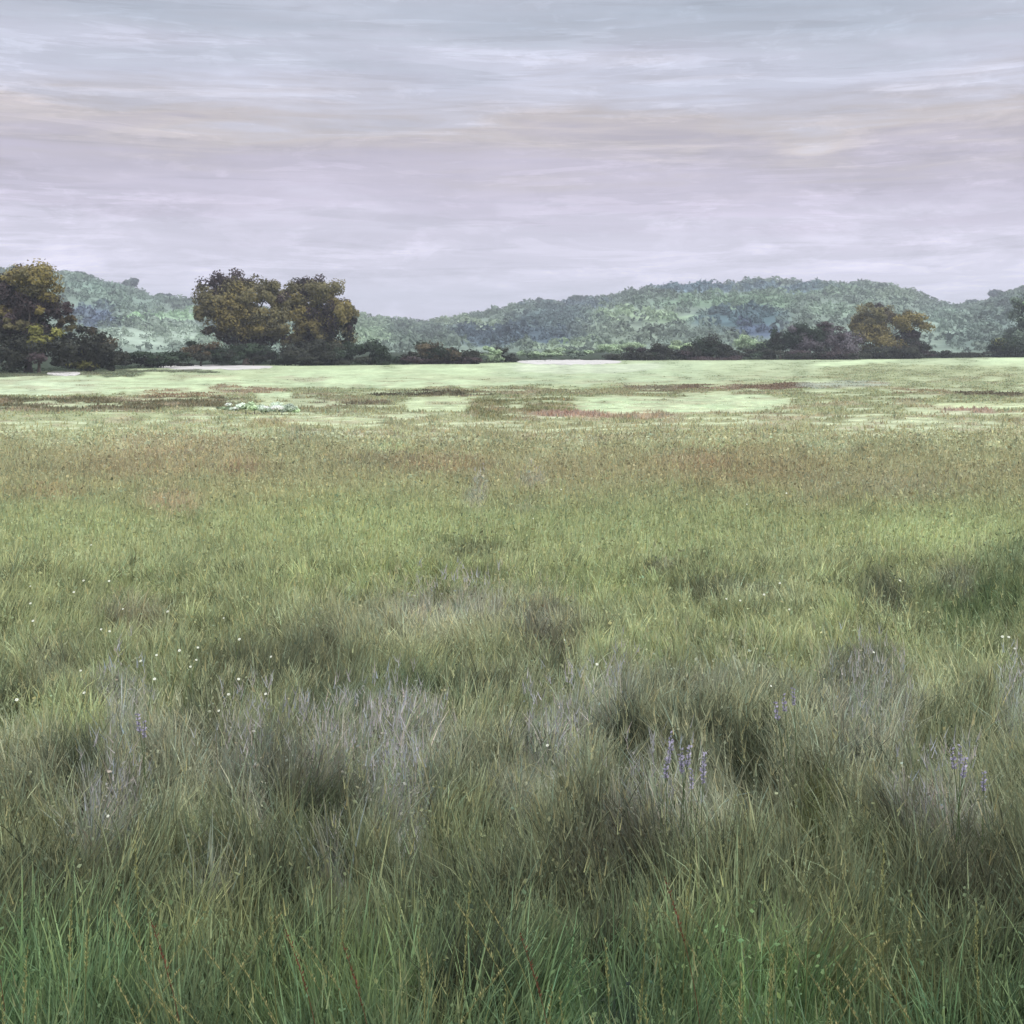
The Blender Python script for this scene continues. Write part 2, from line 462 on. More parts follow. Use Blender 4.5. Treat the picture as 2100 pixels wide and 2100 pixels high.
# fluffy flowering grass: thin stalk and an open mauve or straw panicle, a haze over the patches
def build_flowering():
    n = 80000
    x, y = wedge(n, 2.6, 26, -.2)
    px, py = survey(x, y)
    c0 = patches(x, y) / GAIN
    mauve = c0[:, 2] / (c0[:, 1] + 1e-4)
    pick = rng.random(n) < np.clip((mauve - .52) * 1.5, .08, .55) * np.clip(1.6 - (c0.sum(1) < .22) * 1.2, .2, 1) * .8
    x, y, c0, mauve = x[pick], y[pick], c0[pick], mauve[pick]
    n = len(x)
    stalk = jitter(patches(x, y).mean(1, keepdims=True) * np.array([.95, 1.1, .66]), n, .12)
    h = rng.uniform(.24, .44, n)
    az = rng.random(n) * 6.283; lean = np.abs(rng.normal(.08, .08, n)); curl = np.abs(rng.normal(.15, .15, n))
    z0 = ground_z(x, y) - .01
    parts = [blades(x, y, z0, h, np.full(n, .0016) * (1 + y * .05), az, lean, curl, rng.normal(0, .8, n), stalk, 2)]
    ang = lean + curl * .6
    hx = x + np.cos(az) * np.sin(ang) * h * .80; hy = y + np.sin(az) * np.sin(ang) * h * .80; hz = z0 + np.cos(ang) * h * .80
    head = np.where((mauve > .72)[:, None], lin((162, 158, 172)), lin((166, 162, 118))) * .8
    for k in range(5):
        hh = jitter(head * .5 + c0 * .6, n, .14)
        parts.append(blades(hx + rng.normal(0, .006, n), hy + rng.normal(0, .006, n), hz + rng.uniform(-.03, .05, n), rng.uniform(.03, .07, n),
                            np.maximum(.0035, .0007 * y) * rng.uniform(.7, 1.3, n), rng.random(n) * 6.283, np.abs(rng.normal(.25, .2, n)),
                            np.full(n, .2), rng.normal(0, .9, n), hh, 1))
    v, f, c = merge(parts)
    o = link('flowering_grass', make_mesh('flowering_grass', v, f, M_GRASS, c))
    tag(o, 'mauve haze of flowering grass heads across the meadow', 'flowering grass', kind='stuff')


build_flowering()

# ------------------------------------------------------------------ pale bare strips at the foot of the hedge
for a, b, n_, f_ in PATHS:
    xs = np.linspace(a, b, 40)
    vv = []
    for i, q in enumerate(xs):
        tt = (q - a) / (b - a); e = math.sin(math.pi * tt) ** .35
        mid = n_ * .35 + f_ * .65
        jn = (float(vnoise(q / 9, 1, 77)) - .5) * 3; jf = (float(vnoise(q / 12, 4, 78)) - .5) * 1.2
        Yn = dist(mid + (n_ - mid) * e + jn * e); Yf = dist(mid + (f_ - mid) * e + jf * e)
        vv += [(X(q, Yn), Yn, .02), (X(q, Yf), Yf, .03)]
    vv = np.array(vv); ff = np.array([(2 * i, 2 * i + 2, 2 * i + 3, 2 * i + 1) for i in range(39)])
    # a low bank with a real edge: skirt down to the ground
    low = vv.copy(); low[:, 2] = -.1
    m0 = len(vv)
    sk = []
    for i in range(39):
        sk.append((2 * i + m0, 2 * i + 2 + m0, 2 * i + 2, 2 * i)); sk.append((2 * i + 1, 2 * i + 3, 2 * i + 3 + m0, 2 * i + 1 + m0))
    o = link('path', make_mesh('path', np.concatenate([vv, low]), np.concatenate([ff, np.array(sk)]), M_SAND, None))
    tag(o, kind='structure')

# ------------------------------------------------------------------ hills
RIDGE = np.array([(-2200, 600), (-900, 560), (-300, 535), (60, 550), (110, 556), (170, 569), (250, 580), (300, 600), (420, 624), (560, 632), (730, 645), (800, 652),
                  (870, 656), (1000, 637), (1100, 622), (1180, 615), (1250, 609), (1400, 594), (1500, 586), (1650, 583), (1780, 585),
                  (1850, 597), (1930, 619), (1985, 624), (2040, 612), (2100, 598), (2400, 560), (3000, 590), (4300, 620)], float)
Y0, Y1 = 215.0, 560.0


def hill_z(px, y):
    top = np.interp(px, RIDGE[:, 0], RIDGE[:, 1])
    zr = EYE + (HZ - top) * K * Y1 - 3.4
    t = np.clip((y - Y0) / (Y1 - Y0), 0, 1)
    prof = np.sin(t * math.pi / 2) ** 1.15
    fold = (fbm(px / 170, y / 120, 91, 3) - .5) * 16 * np.sin(np.clip(t, 0, 1) * math.pi) * .8
    back = np.clip((y - Y1) / 300, 0, 1)
    return zr * prof * (1 - back ** 2) + fold * np.minimum(1, zr / 20) - .4


HP = [  # colour patches of the wooded hills on the survey grid
    (185, 645, 65, 22, (84, 96, 112), .9), (300, 690, 150, 22, (148, 162, 146), .75), (330, 650, 90, 8, (150, 178, 142), .7), (250, 620, 120, 22, (112, 130, 116), .6),
    (200, 590, 80, 18, (118, 138, 124), .7), (790, 690, 80, 20, (140, 158, 132), .7), (740, 665, 60, 18, (132, 148, 124), .6), (930, 665, 90, 14, (132, 146, 122), .7),
    (1060, 690, 130, 22, (74, 88, 96), .9), (1130, 655, 90, 22, (82, 98, 98), .8), (850, 690, 50, 14, (84, 96, 88), .7), (1280, 645, 100, 10, (140, 158, 128), .75), (1290, 680, 90, 24, (116, 128, 112), .7), (1390, 655, 60, 8, (150, 172, 138), .6),
    (1520, 655, 110, 26, (76, 96, 100), .9), (1560, 680, 60, 14, (76, 88, 108), .8), (1480, 620, 170, 16, (110, 132, 108), .7), (1650, 600, 140, 14, (118, 136, 116), .7), (1500, 592, 240, 9, (96, 114, 124), .8), (1130, 625, 120, 9, (92, 106, 116), .7), (1720, 640, 80, 14, (128, 146, 126), .6),
    (1960, 660, 90, 30, (120, 136, 124), .7), (1930, 650, 50, 6, (156, 178, 158), .6), (1990, 700, 60, 20, (92, 106, 98), .7), (1850, 610, 60, 14, (124, 138, 118), .6), (2080, 650, 50, 40, (96, 110, 104), .7),
    (1180, 710, 110, 10, (132, 148, 122), .7), (620, 690, 90, 24, (140, 158, 140), .6), (450, 700, 60, 16, (140, 156, 136), .6),
]
HG = 1.04


def hill_col(px, py):
    qx = px + (fbm(px / 50, py / 20, 33) - .5) * 90; qy = py + (fbm(px / 60, py / 14, 35) - .5) * 26
    col = np.tile(lin((110, 123, 111)), (len(px), 1))
    for cx, cy, rx, ry, c, s in HP:
        d = np.sqrt(((qx - cx) / rx) ** 2 + ((qy - cy) / ry) ** 2)
        w = (min(1, s * 1.15) * (1 - sstep(.65, 1.2, d)))[:, None]
        col = col * (1 - w) + lin(c) * w
    v = (fbm(px / 30, py / 6, 37) - .5) * .5
    return col * (1 + v)[:, None] * HG


def build_hills():
    ys = np.concatenate([np.linspace(Y0 - 8, Y1, 110), np.linspace(Y1 + 15, Y1 + 300, 14)])
    pxs = np.linspace(-2100, 4200, 420)
    gp, gy = np.meshgrid(pxs, ys)
    z = hill_z(gp, gy)
    x = X(gp, gy)
    py = HZ - (z - EYE) / (K * gy)
    c = hill_col(gp.ravel(), py.ravel())
    v = np.stack([x, gy, z], -1).reshape(-1, 3)
    n, m = gp.shape
    idx = np.arange(n * m).reshape(n, m)
    f = np.stack([idx[:-1, :-1], idx[:-1, 1:], idx[1:, 1:], idx[1:, :-1]], -1).reshape(-1, 4)
    tag(link('hills', make_mesh('hills', v, f, M_HILL, c, True)), kind='structure')


build_hills()


def build_wood():
    """the far-off woods on the hillsides"""
    nT = 11000
    px = rng.uniform(-500, 2600, nT); y = Y0 + 6 + (Y1 + 16 - Y0) * rng.random(nT) ** .8
    z = hill_z(px, y); x = X(px, y)
    py = HZ - (z - EYE) / (K * y)
    c = hill_col(px, py)
    dens = np.clip(1.25 - c[:, 1] / (lin((150, 170, 140))[1] * HG) * .62, .08, 1)
    k = rng.random(nT) < dens
    px, y, z, x, c = px[k], y[k], z[k], x[k], c[k]
    nT = len(px)
    r = (.75 + np.minimum(rng.exponential(.5, nT), 1.7)) * (.75 + .25 * (y - Y0) / (Y1 - Y0))
    per = 26
    th = rng.random((nT, per)) * 6.283; cz = rng.uniform(-.15, 1, (nT, per))
    s = np.sqrt(1 - np.clip(cz, -1, 1) ** 2)
    d = np.stack([np.cos(th) * s, np.sin(th) * s, cz], -1)
    rr = (r[:, None] * rng.uniform(.65, 1.1, (nT, per)))[..., None]
    P = np.stack([x, y, z + r * .35], -1)[:, None] + d * rr * np.array([1.15, 1.15, .95])
    cc = c * np.clip(rng.normal(.95, .13, nT), .5, 1.4)[:, None]
    cc = np.repeat(cc[:, None], per, 1) * rng.uniform(.9, 1.1, (nT, per, 1))
    v, f, cl = cards(P.reshape(-1, 3), d.reshape(-1, 3), np.repeat(r * .36, per), cc.reshape(-1, 3))
    tag(link('distant_wood', make_mesh('distant_wood', v, f, M_WOOD, cl)), 'hazy blue green woods covering the hillsides behind the field', 'woodland', kind='stuff')


build_wood()

# ------------------------------------------------------------------ trees and bushes
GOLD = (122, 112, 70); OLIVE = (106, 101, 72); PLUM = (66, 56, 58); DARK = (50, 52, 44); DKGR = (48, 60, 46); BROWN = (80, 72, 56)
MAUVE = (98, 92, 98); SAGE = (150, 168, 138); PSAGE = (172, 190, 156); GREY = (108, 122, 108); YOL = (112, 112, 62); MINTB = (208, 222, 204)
LG = 1.05


def tube(p0, p1, r0, r1, n=7):
    p0 = np.array(p0, float); p1 = np.array(p1, float)
    d = p1 - p0; d /= np.linalg.norm(d) + 1e-9
    ref = np.array([1, 0, 0]) if abs(d[0]) < .8 else np.array([0, 1, 0])
    u = np.cross(d, ref); u /= np.linalg.norm(u); w = np.cross(d, u)
    a = np.arange(n) * 2 * math.pi / n
    ring = np.cos(a)[:, None] * u + np.sin(a)[:, None] * w
    v = np.concatenate([p0 + ring * r0, p1 + ring * r1])
    f = np.array([(i, (i + 1) % n, n + (i + 1) % n, n + i) for i in range(n)])
    return v, f


def plant(name, label, cat, lobes, base_px, base_y, set_back, depth, leaf=.2, dens=1.0, group=None, trunk='trunk', crown='crown'):
    """lobes: (px, py, rx, ry, colour[, second colour]) on the survey grid; set_back metres behind the field's edge"""
    Y = float(edge_y(np.array([base_px]))[0]) + set_back if base_y is None else dist(base_y)
    bx = X(base_px, Y); bz = 0.0
    root = empty(name, (bx, Y, bz))
    tag(root, label, cat, group)
    s = K * Y
    P, N, C, S = [], [], [], []
    wood = []
    for lb in lobes:
        lx, ly, rx, ry, c = lb[:5]; c2 = lb[5] if len(lb) > 5 else c
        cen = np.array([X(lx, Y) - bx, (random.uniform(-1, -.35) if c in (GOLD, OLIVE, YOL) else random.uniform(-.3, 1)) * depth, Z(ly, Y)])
        rad = np.array([rx * s, (rx + ry) / 2 * s * 1.05, ry * s]) * 1.12
        area = 4 * math.pi * (rad[0] * rad[2])
        # every lobe is a cluster of smaller tufts
        nt = int(np.clip(area / (leaf * leaf * 24), 8, 60))
        tufts = rng.normal(0, 1, (nt, 3)); tufts /= np.linalg.norm(tufts, axis=1)[:, None]
        tufts *= rng.uniform(.35, .95, (nt, 1))
        tr = rng.uniform(.24, .46, nt)
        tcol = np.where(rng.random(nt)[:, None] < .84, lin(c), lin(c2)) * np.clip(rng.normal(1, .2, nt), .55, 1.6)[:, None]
        per = int(np.clip(area * 5.0 * dens / (leaf * leaf * nt), 14, 190))
        for i in range(nt):
            q = rng.normal(0, 1, (per, 3)); q /= np.linalg.norm(q, axis=1)[:, None]
            rr = tr[i] * rng.uniform(.45, 1.08, (per, 1))
            loc = (tufts[i] + q * rr)
            P.append(cen + loc * rad); N.append(q * .7 + loc * .5 + np.array([0, 0, .25]))
            C.append(np.clip(tcol[i] * rng.uniform(.86, 1.14, (per, 1)), .003, .8) * LG * (1.0 if name == 'shrub' else 1)); S.append(np.full(per, leaf))
        if cen[2] > .6:
            wood.append((cen, rad))
    P = np.concatenate(P); N = np.concatenate(N); C = np.concatenate(C); S = np.concatenate(S)
    ok = P[:, 2] > -.05
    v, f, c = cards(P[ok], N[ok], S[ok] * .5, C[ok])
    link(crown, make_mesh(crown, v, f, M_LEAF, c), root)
    # trunk and limbs reaching into each lobe
    top = max(l[0][2] for l in wood) if wood else max(Z(l[1], Y) for l in lobes)
    hgt = top * .45
    r0 = .035 * top + (.03 if top > 1 else .004)
    tv, tf = [], []; off = 0

    def add(p0, p1, a, b):
        nonlocal off
        vv, ff = tube(p0, p1, a, b); tv.append(vv); tf.append(ff + off); off += len(vv)
    add((0, 0, -.15), (0, 0, hgt * .15), r0 * 1.5, r0)
    add((0, 0, hgt * .15), (.1 * r0, 0, hgt), r0, r0 * .7)
    for cen, rad in wood:
        mid = np.array([cen[0] * .45, cen[1] * .45, hgt * .5 + cen[2] * .42])
        st = np.array([0, 0, min(hgt, cen[2] * .6)])
        add(st, mid, r0 * .5, r0 * .32); add(mid, cen + np.array([0, 0, rad[2] * .2]), r0 * .32, r0 * .1)
    link(trunk, make_mesh(trunk, np.concatenate(tv), np.concatenate(tf), M_BARK, None, True), root)
    return root


# the three groups of tall trees
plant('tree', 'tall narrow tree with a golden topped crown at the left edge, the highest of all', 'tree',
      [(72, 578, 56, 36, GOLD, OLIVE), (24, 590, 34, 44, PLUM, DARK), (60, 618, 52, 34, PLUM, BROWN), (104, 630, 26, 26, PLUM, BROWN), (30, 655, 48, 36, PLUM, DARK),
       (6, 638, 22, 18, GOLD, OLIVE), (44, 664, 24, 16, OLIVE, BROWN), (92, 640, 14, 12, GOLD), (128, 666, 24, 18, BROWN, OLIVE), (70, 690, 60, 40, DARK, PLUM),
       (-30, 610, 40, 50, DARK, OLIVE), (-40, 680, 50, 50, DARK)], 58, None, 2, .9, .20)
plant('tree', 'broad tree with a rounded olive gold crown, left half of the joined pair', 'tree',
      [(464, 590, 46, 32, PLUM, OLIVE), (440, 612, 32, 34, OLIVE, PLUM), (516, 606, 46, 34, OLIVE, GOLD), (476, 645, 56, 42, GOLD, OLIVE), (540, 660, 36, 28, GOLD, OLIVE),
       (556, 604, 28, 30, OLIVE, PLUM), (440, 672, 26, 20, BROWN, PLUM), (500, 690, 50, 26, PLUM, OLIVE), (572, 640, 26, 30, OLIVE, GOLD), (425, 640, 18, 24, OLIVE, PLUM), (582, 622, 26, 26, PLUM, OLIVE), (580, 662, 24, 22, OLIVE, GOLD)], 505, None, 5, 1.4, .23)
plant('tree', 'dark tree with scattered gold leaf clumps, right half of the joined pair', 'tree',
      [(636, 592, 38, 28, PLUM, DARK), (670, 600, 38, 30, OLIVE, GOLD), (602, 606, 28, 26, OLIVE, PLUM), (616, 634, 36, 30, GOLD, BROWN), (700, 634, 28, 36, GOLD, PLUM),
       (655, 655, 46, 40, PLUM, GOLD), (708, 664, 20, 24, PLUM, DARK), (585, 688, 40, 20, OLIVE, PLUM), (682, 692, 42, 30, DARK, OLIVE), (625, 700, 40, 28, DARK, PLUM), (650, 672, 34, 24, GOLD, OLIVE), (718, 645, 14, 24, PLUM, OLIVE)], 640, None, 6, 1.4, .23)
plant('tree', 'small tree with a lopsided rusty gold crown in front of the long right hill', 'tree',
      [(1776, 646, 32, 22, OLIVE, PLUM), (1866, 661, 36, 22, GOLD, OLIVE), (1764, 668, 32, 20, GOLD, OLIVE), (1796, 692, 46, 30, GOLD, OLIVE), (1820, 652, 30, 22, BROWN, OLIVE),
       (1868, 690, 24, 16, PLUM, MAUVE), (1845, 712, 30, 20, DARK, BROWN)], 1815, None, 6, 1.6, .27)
plant('tree', 'grey green tree cut off by the right edge of the view', 'tree',
      [(2096, 618, 26, 14, GREY, SAGE), (2096, 655, 26, 26, GREY, DKGR), (2140, 650, 50, 60, GREY), (2088, 694, 30, 26, GREY, DKGR)], 2105, None, 10, 1.5, .36)

bush = lambda label, lobes, bx, back=1.5, leaf=.24, d=.8, cat='bush', name='bush', g='bushes along the far edge of the field': \
    plant(name, label, cat, lobes, bx, None, back, d, leaf, 1.0, g, 'stem', 'foliage')
bush('dark brown bush with a yellow green patch at the foot of the tall left tree', [(95, 694, 34, 22, YOL, DARK), (90, 722, 60, 34, DARK, PLUM), (30, 722, 50, 36, DARK)], 80, 0)
bush('rounded dark brown bush just right of the tall left tree', [(172, 706, 46, 32, DARK, BROWN), (214, 718, 34, 30, DARK, BROWN), (160, 738, 60, 20, DARK, YOL), (225, 738, 30, 20, DARK)], 185, 1)
bush('low dark hedge bush in the gap between the left tree and the pair of trees', [(280, 736, 46, 12, DKGR, DARK), (340, 734, 50, 14, DKGR, DARK), (310, 742, 70, 10, DARK)], 310, 3)
bush('russet green bush at the left foot of the pair of trees', [(410, 714, 34, 16, BROWN, DKGR), (430, 730, 50, 18, DKGR, DARK), (385, 736, 40, 14, DARK)], 412, 2)
bush('wide dark bush under the olive gold tree of the pair', [(505, 722, 56, 22, DKGR, DARK), (550, 732, 40, 16, DARK)], 520, 1)
bush('dark bush under the gold flecked tree of the pair', [(605, 724, 40, 24, DARK, DKGR), (668, 722, 46, 28, DARK, DKGR), (640, 738, 70, 12, DARK)], 640, 0)
bush('small dark green bush at the right foot of the pair of trees', [(714, 724, 24, 22, DKGR, DARK), (730, 738, 30, 10, DARK)], 716, 2)
bush('round dark green bush standing alone right of the pair of trees', [(760, 722, 36, 24, DKGR, DARK), (775, 736, 40, 12, DKGR)], 762, 2)
bush('low flat dark bush right of the lone round green bush', [(822, 734, 36, 12, DARK, DKGR), (835, 741, 40, 8, PLUM)], 824, 1)
bush('wide olive brown bush below the dip between the two hills', [(885, 722, 46, 22, BROWN, DKGR), (930, 728, 44, 18, DARK, BROWN), (960, 738, 40, 10, PLUM, DARK), (890, 740, 50, 8, PLUM)], 900, 1)
bush('pale sage bush next to the olive brown bush', [(1002, 724, 22, 14, SAGE, GREY), (1015, 734, 18, 8, SAGE)], 1004, 6)
bush('little dark bush above the left end of the pale bare strip', [(1030, 727, 24, 12, DARK, GREY), (1050, 734, 20, 7, DARK)], 1034, 5)
bush('long low pale sage bush behind the pale bare strip', [(1085, 728, 30, 9, SAGE, GREY), (1130, 724, 36, 10, SAGE, PSAGE), (1180, 726, 34, 9, GREY, SAGE)], 1130, 16)
bush('pale sage bush with a rounded top between two dark bushes', [(1262, 716, 44, 10, SAGE, PSAGE), (1290, 712, 30, 9, SAGE)], 1270, 18)
bush('wide dark bush at the right end of the pale bare strip', [(1318, 726, 44, 16, DARK, PLUM), (1270, 733, 40, 8, DARK), (1350, 722, 30, 18, DARK, DKGR)], 1320, 2)
bush('small pale egg shaped bush on top of the dark hedge', [(1393, 708, 30, 11, PSAGE, SAGE)], 1393, 14)
bush('dark bush below the small pale egg shaped bush', [(1400, 728, 40, 13, DARK, PLUM), (1430, 722, 26, 16, DARK, DKGR)], 1410, 3)
bush('tall dark bush with a plum coloured foot left of the sage bush', [(1456, 712, 38, 20, DKGR, DARK), (1490, 722, 26, 16, DARK, DKGR), (1460, 734, 56, 8, PLUM)], 1462, 2)
bush('big pale sage bush in the gap between dark bushes', [(1530, 704, 30, 14, SAGE, PSAGE), (1565, 712, 30, 12, SAGE, GREY), (1530, 722, 24, 14, GREY, SAGE)], 1540, 14)
bush('dark green bush left of the mauve bush', [(1604, 698, 30, 22, DKGR, DARK), (1582, 716, 30, 16, DKGR)], 1600, 6)
bush('dusky green bush with a mauve tinge', [(1650, 686, 36, 24, DKGR, MAUVE), (1660, 710, 40, 22, MAUVE, DARK)], 1652, 5)
bush('mauve grey bush at the left foot of the rusty gold tree', [(1704, 690, 32, 24, MAUVE, PLUM), (1728, 706, 36, 24, MAUVE, PLUM), (1690, 672, 20, 12, PLUM, GREY)], 1715, 3)
bush('long low plum dark hedge bush under the mauve bush', [(1560, 728, 50, 10, DARK, DKGR), (1640, 728, 56, 11, DARK, PLUM), (1720, 728, 56, 11, PLUM, DARK)], 1640, 1)
bush('low dark bush under the rusty gold tree', [(1800, 726, 50, 12, DARK, DKGR), (1862, 722, 40, 14, DARK, BROWN)], 1830, 2)
bush('small round plum bush at the right foot of the rusty gold tree', [(1882, 712, 24, 18, DARK, PLUM)], 1884, 4)
bush('thin low dark hedge bush right of the rusty gold tree', [(1925, 726, 34, 8, DARK, PLUM), (1980, 725, 40, 7, DARK)], 1950, 2)
bush('dark green bush with yellow flecks in front of the right edge tree', [(2062, 712, 38, 18, DKGR, YOL), (2095, 716, 40, 18, DKGR, DARK), (2040, 724, 40, 8, DARK)], 2072, 2)

# pale silvery shrubs out in the field
for lb, lobes, bx, by in [
    ('small pale silver shrub in the open field, left of two larger silver ones', [(482, 834, 20, 8, MINTB, SAGE), (458, 838, 16, 4, SAGE)], 476, 842),
    ('pale silver shrub in the open field, the middle one of three', [(526, 834, 27, 11, MINTB, PSAGE), (510, 833, 14, 6, PSAGE)], 522, 847),
    ('pale silver shrub in the open field, right of the other two', [(576, 834, 27, 11, MINTB, PSAGE), (598, 839, 16, 8, PSAGE, SAGE)], 578, 848)]:
    plant('shrub', lb, 'shrub', lobes, bx, by, 0, .35, .07, 1.1, 'silver shrubs in the open field', 'stem', 'foliage')

# single trees breaking the skyline of the hills
for lb, qx, w, hgt in [
    ('blue green tree on the crest of the left hill, close to the tall tree', 165, 26, 16), ('blue green tree on the left hill skyline with gaps in its crown', 262, 22, 18),
    ('small blue green tree where the left hill crest drops', 340, 16, 12), ('spreading dark tree on the right hill skyline, first to break the slope', 1112, 22, 14),
    ('dark tree on the right hill skyline just above the spreading one', 1190, 26, 15), ('small bushy tree on the lower slope of the right hill skyline', 1062, 18, 8),
    ('small grey tree low in the dip at the end of the right hill', 1985, 24, 14), ('grey tree on the rise beyond the right hill', 2048, 24, 22)]:
    Yr = Y1 + 4
    top = float(np.interp(qx, RIDGE[:, 0], RIDGE[:, 1]))
    zb = float(hill_z(np.array([qx]), np.array([Yr]))[0])
    pb = HZ - (zb - EYE) / (K * Yr)
    root = empty('tree', (X(qx, Yr), Yr, zb)); tag(root, lb, 'tree', 'trees on the hill crests')
    P, N, C = [], [], []
    s = K * Yr
    for i in range(9):
        cen = np.array([random.uniform(-w, w) * .7 * s, random.uniform(-2, 2), (random.uniform(.35, .95) * hgt) * s + 2.2])
        rad = np.array([w * .42, w * .42, hgt * .33]) * s
        q = rng.normal(0, 1, (90, 3)); q /= np.linalg.norm(q, axis=1)[:, None]
        P.append(cen + q * rad * rng.uniform(.5, 1.1, (90, 1))); N.append(q)
        C.append(np.tile(lin(random.choice([(88, 104, 100), (100, 116, 104), (80, 96, 98)])) * .6, (90, 1)) * rng.uniform(.8, 1.2, (90, 1)))
    v, f, c = cards(np.concatenate(P), np.concatenate(N), np.full(810, .75), np.concatenate(C))
    link('crown', make_mesh('crown', v, f, M_WOOD, c), root)
    vv, ff = tube((0, 0, -.5), (0, 0, hgt * s * .6 + 2), .35, .15)
    link('trunk', make_mesh('trunk', vv, ff, M_BARK, None, True), root)


# ------------------------------------------------------------------ flowers and stalks, one object each
def petal_head(nr, r, col, cen_col):
    """daisy-like head: petals round a small domed centre"""
    V, F, C = [], [], []
    for i in range(nr):
        a = 2 * math.pi * i / nr
        d = np.array([math.cos(a), math.sin(a)]); p = np.array([-d[1], d[0]])
        b = len(V)
        for t, wd, z in ((.2, .10, 0), (.65, .26, .10), (1.0, .14, .02)):
            for sgn in (-1, 1):
                q = d * t * r + p * sgn * wd * r
                V.append((q[0], q[1], z * r)); C.append(col)
        F += [(b, b + 1, b + 3, b + 2), (b + 2, b + 3, b + 5, b + 4)]
    b = len(V); n = 8
    for k, (rr, z) in enumerate(((.32, .02), (.26, .16), (.1, .24))):
        for i in range(n):
            a = 2 * math.pi * i / n; V.append((math.cos(a) * rr * r, math.sin(a) * rr * r, z * r)); C.append(cen_col)
    for k in range(2):
        for i in range(n):
            F.append((b + k * n + i, b + k * n + (i + 1) % n, b + (k + 1) * n + (i + 1) % n, b + (k + 1) * n + i))
    return np.array(V, float), np.array(F), np.array(C, float)


def curve_stem(h, bend, r, col, n=6):
    V, F = [], []; off = 0
    p = np.array([0, 0, -.03]); pts = [p]
    for i in range(1, n + 1):
        t = i / n; pts.append(np.array([bend * h * t * t, 0, -.03 + (h + .03) * t * (1 - .12 * abs(bend) * t)]))
    for i in range(n):
        v, f = tube(pts[i], pts[i + 1], r * (1 - .5 * i / n), r * (1 - .5 * (i + 1) / n), 5)
        V.append(v); F.append(f + off); off += len(v)
    V = np.concatenate(V); F = np.concatenate(F)
    return V, F, np.tile(col, (len(V), 1)), pts


def seed_ear(pts, t0, n, ln, wd, col, rise=.5):
    """spikelets set round the top of a stalk"""
    P = np.array(pts); tt = rng.uniform(t0, 1.0, n)
    seg = np.linspace(0, 1, len(P))
    q = np.stack([np.interp(tt, seg, P[:, i]) for i in range(3)], -1)
    a = rng.random(n) * 6.283
    out = np.stack([np.cos(a), np.sin(a), np.full(n, rise * 2)], -1); out /= np.linalg.norm(out, axis=1)[:, None]
    side = np.cross(out, rng.normal(0, 1, (n, 3))); side /= np.linalg.norm(side, axis=1)[:, None]
    L = (ln * rng.uniform(.7, 1.3, n))[:, None]; W = (wd * rng.uniform(.7, 1.3, n))[:, None]
    V = np.stack([q, q + out * L * .55 - side * W, q + out * L, q + out * L * .55 + side * W], 1).reshape(-1, 3)
    F = np.arange(n)[:, None] * 4 + np.arange(4)[None]
    c = np.repeat(np.clip(np.tile(col, (n, 1)) * rng.uniform(.75, 1.25, (n, 1)), 0, .85), 4, 0)
    return V, F, c


def copy_thing(root, loc, rz, scale=1.0):
    r = root.copy(); COL.objects.link(r)
    r.location = loc; r.rotation_euler = (0, 0, rz); r.scale = (scale,) * 3
    for ch in list(root.children):
        c = ch.copy(); COL.objects.link(c); c.parent = r
    return r


def place(px, py, h):
    """ground point of a plant h tall whose head shows at px, py"""
    Y = dist(py, h)
    x = X(px, Y)
    return (x, Y, float(ground_z(np.array([x]), np.array([Y]))[0]))


# white daisies
root0 = empty('white_flower', (0, 0, 0))
tag(root0, 'tiny white flower dotted in the green meadow grass', 'flower', 'small white flowers in the meadow')
v, f, c, pts = curve_stem(.40, .12, .002, lin((110, 130, 80)) * .7)
link('stem', make_mesh('stem', v, f, M_FLOWER, c), root0)
v, f, c = petal_head(11, .0075, lin((214, 218, 206)), lin((196, 184, 120)))
tilt = R(42)
v = np.stack([v[:, 0], v[:, 1] * math.cos(tilt) - v[:, 2] * math.sin(tilt), v[:, 1] * math.sin(tilt) + v[:, 2] * math.cos(tilt)], -1)
link('flower_head', make_mesh('flower_head', v, f, M_FLOWER, c), root0, tuple(pts[-1]))
WHITE = [(49, 1223), (53, 1161), (158, 1178), (207, 1186), (136, 1202), (241, 1215), (448, 1221), (178, 1104), (50, 1266), (193, 1261), (209, 1268), (151, 1330), (154, 1398),
         (10, 1435), (304, 1318), (273, 1345), (348, 1335), (375, 1330), (390, 1299), (387, 1321), (296, 1385), (450, 1401), (528, 1398), (470, 1386), (543, 1318), (473, 1315), (435, 1420),
         (204, 1627), (1523, 1024), (1602, 1026), (1505, 1211), (1479, 1207), (1550, 1223), (1604, 1231), (1585, 1193), (1833, 1201), (1142, 1004), (1085, 1049), (1205, 1367),
         (1569, 1367), (1778, 1310), (1104, 1503), (1145, 1280), (2036, 1296), (2050, 1294), (2064, 1299), (330, 1250)]
for i, (qx, qy) in enumerate(WHITE):
    loc = place(qx, qy, .40)
    sc = random.uniform(.72, 1.08) * (1 + .025 * max(0, loc[1] - 8))
    if i == 0:
        root0.location = loc; root0.rotation_euler = (0, 0, random.uniform(-.5, .5))
    else:
        copy_thing(root0, loc, random.uniform(-.5, .5), sc if sc < 1.2 else 1.2)

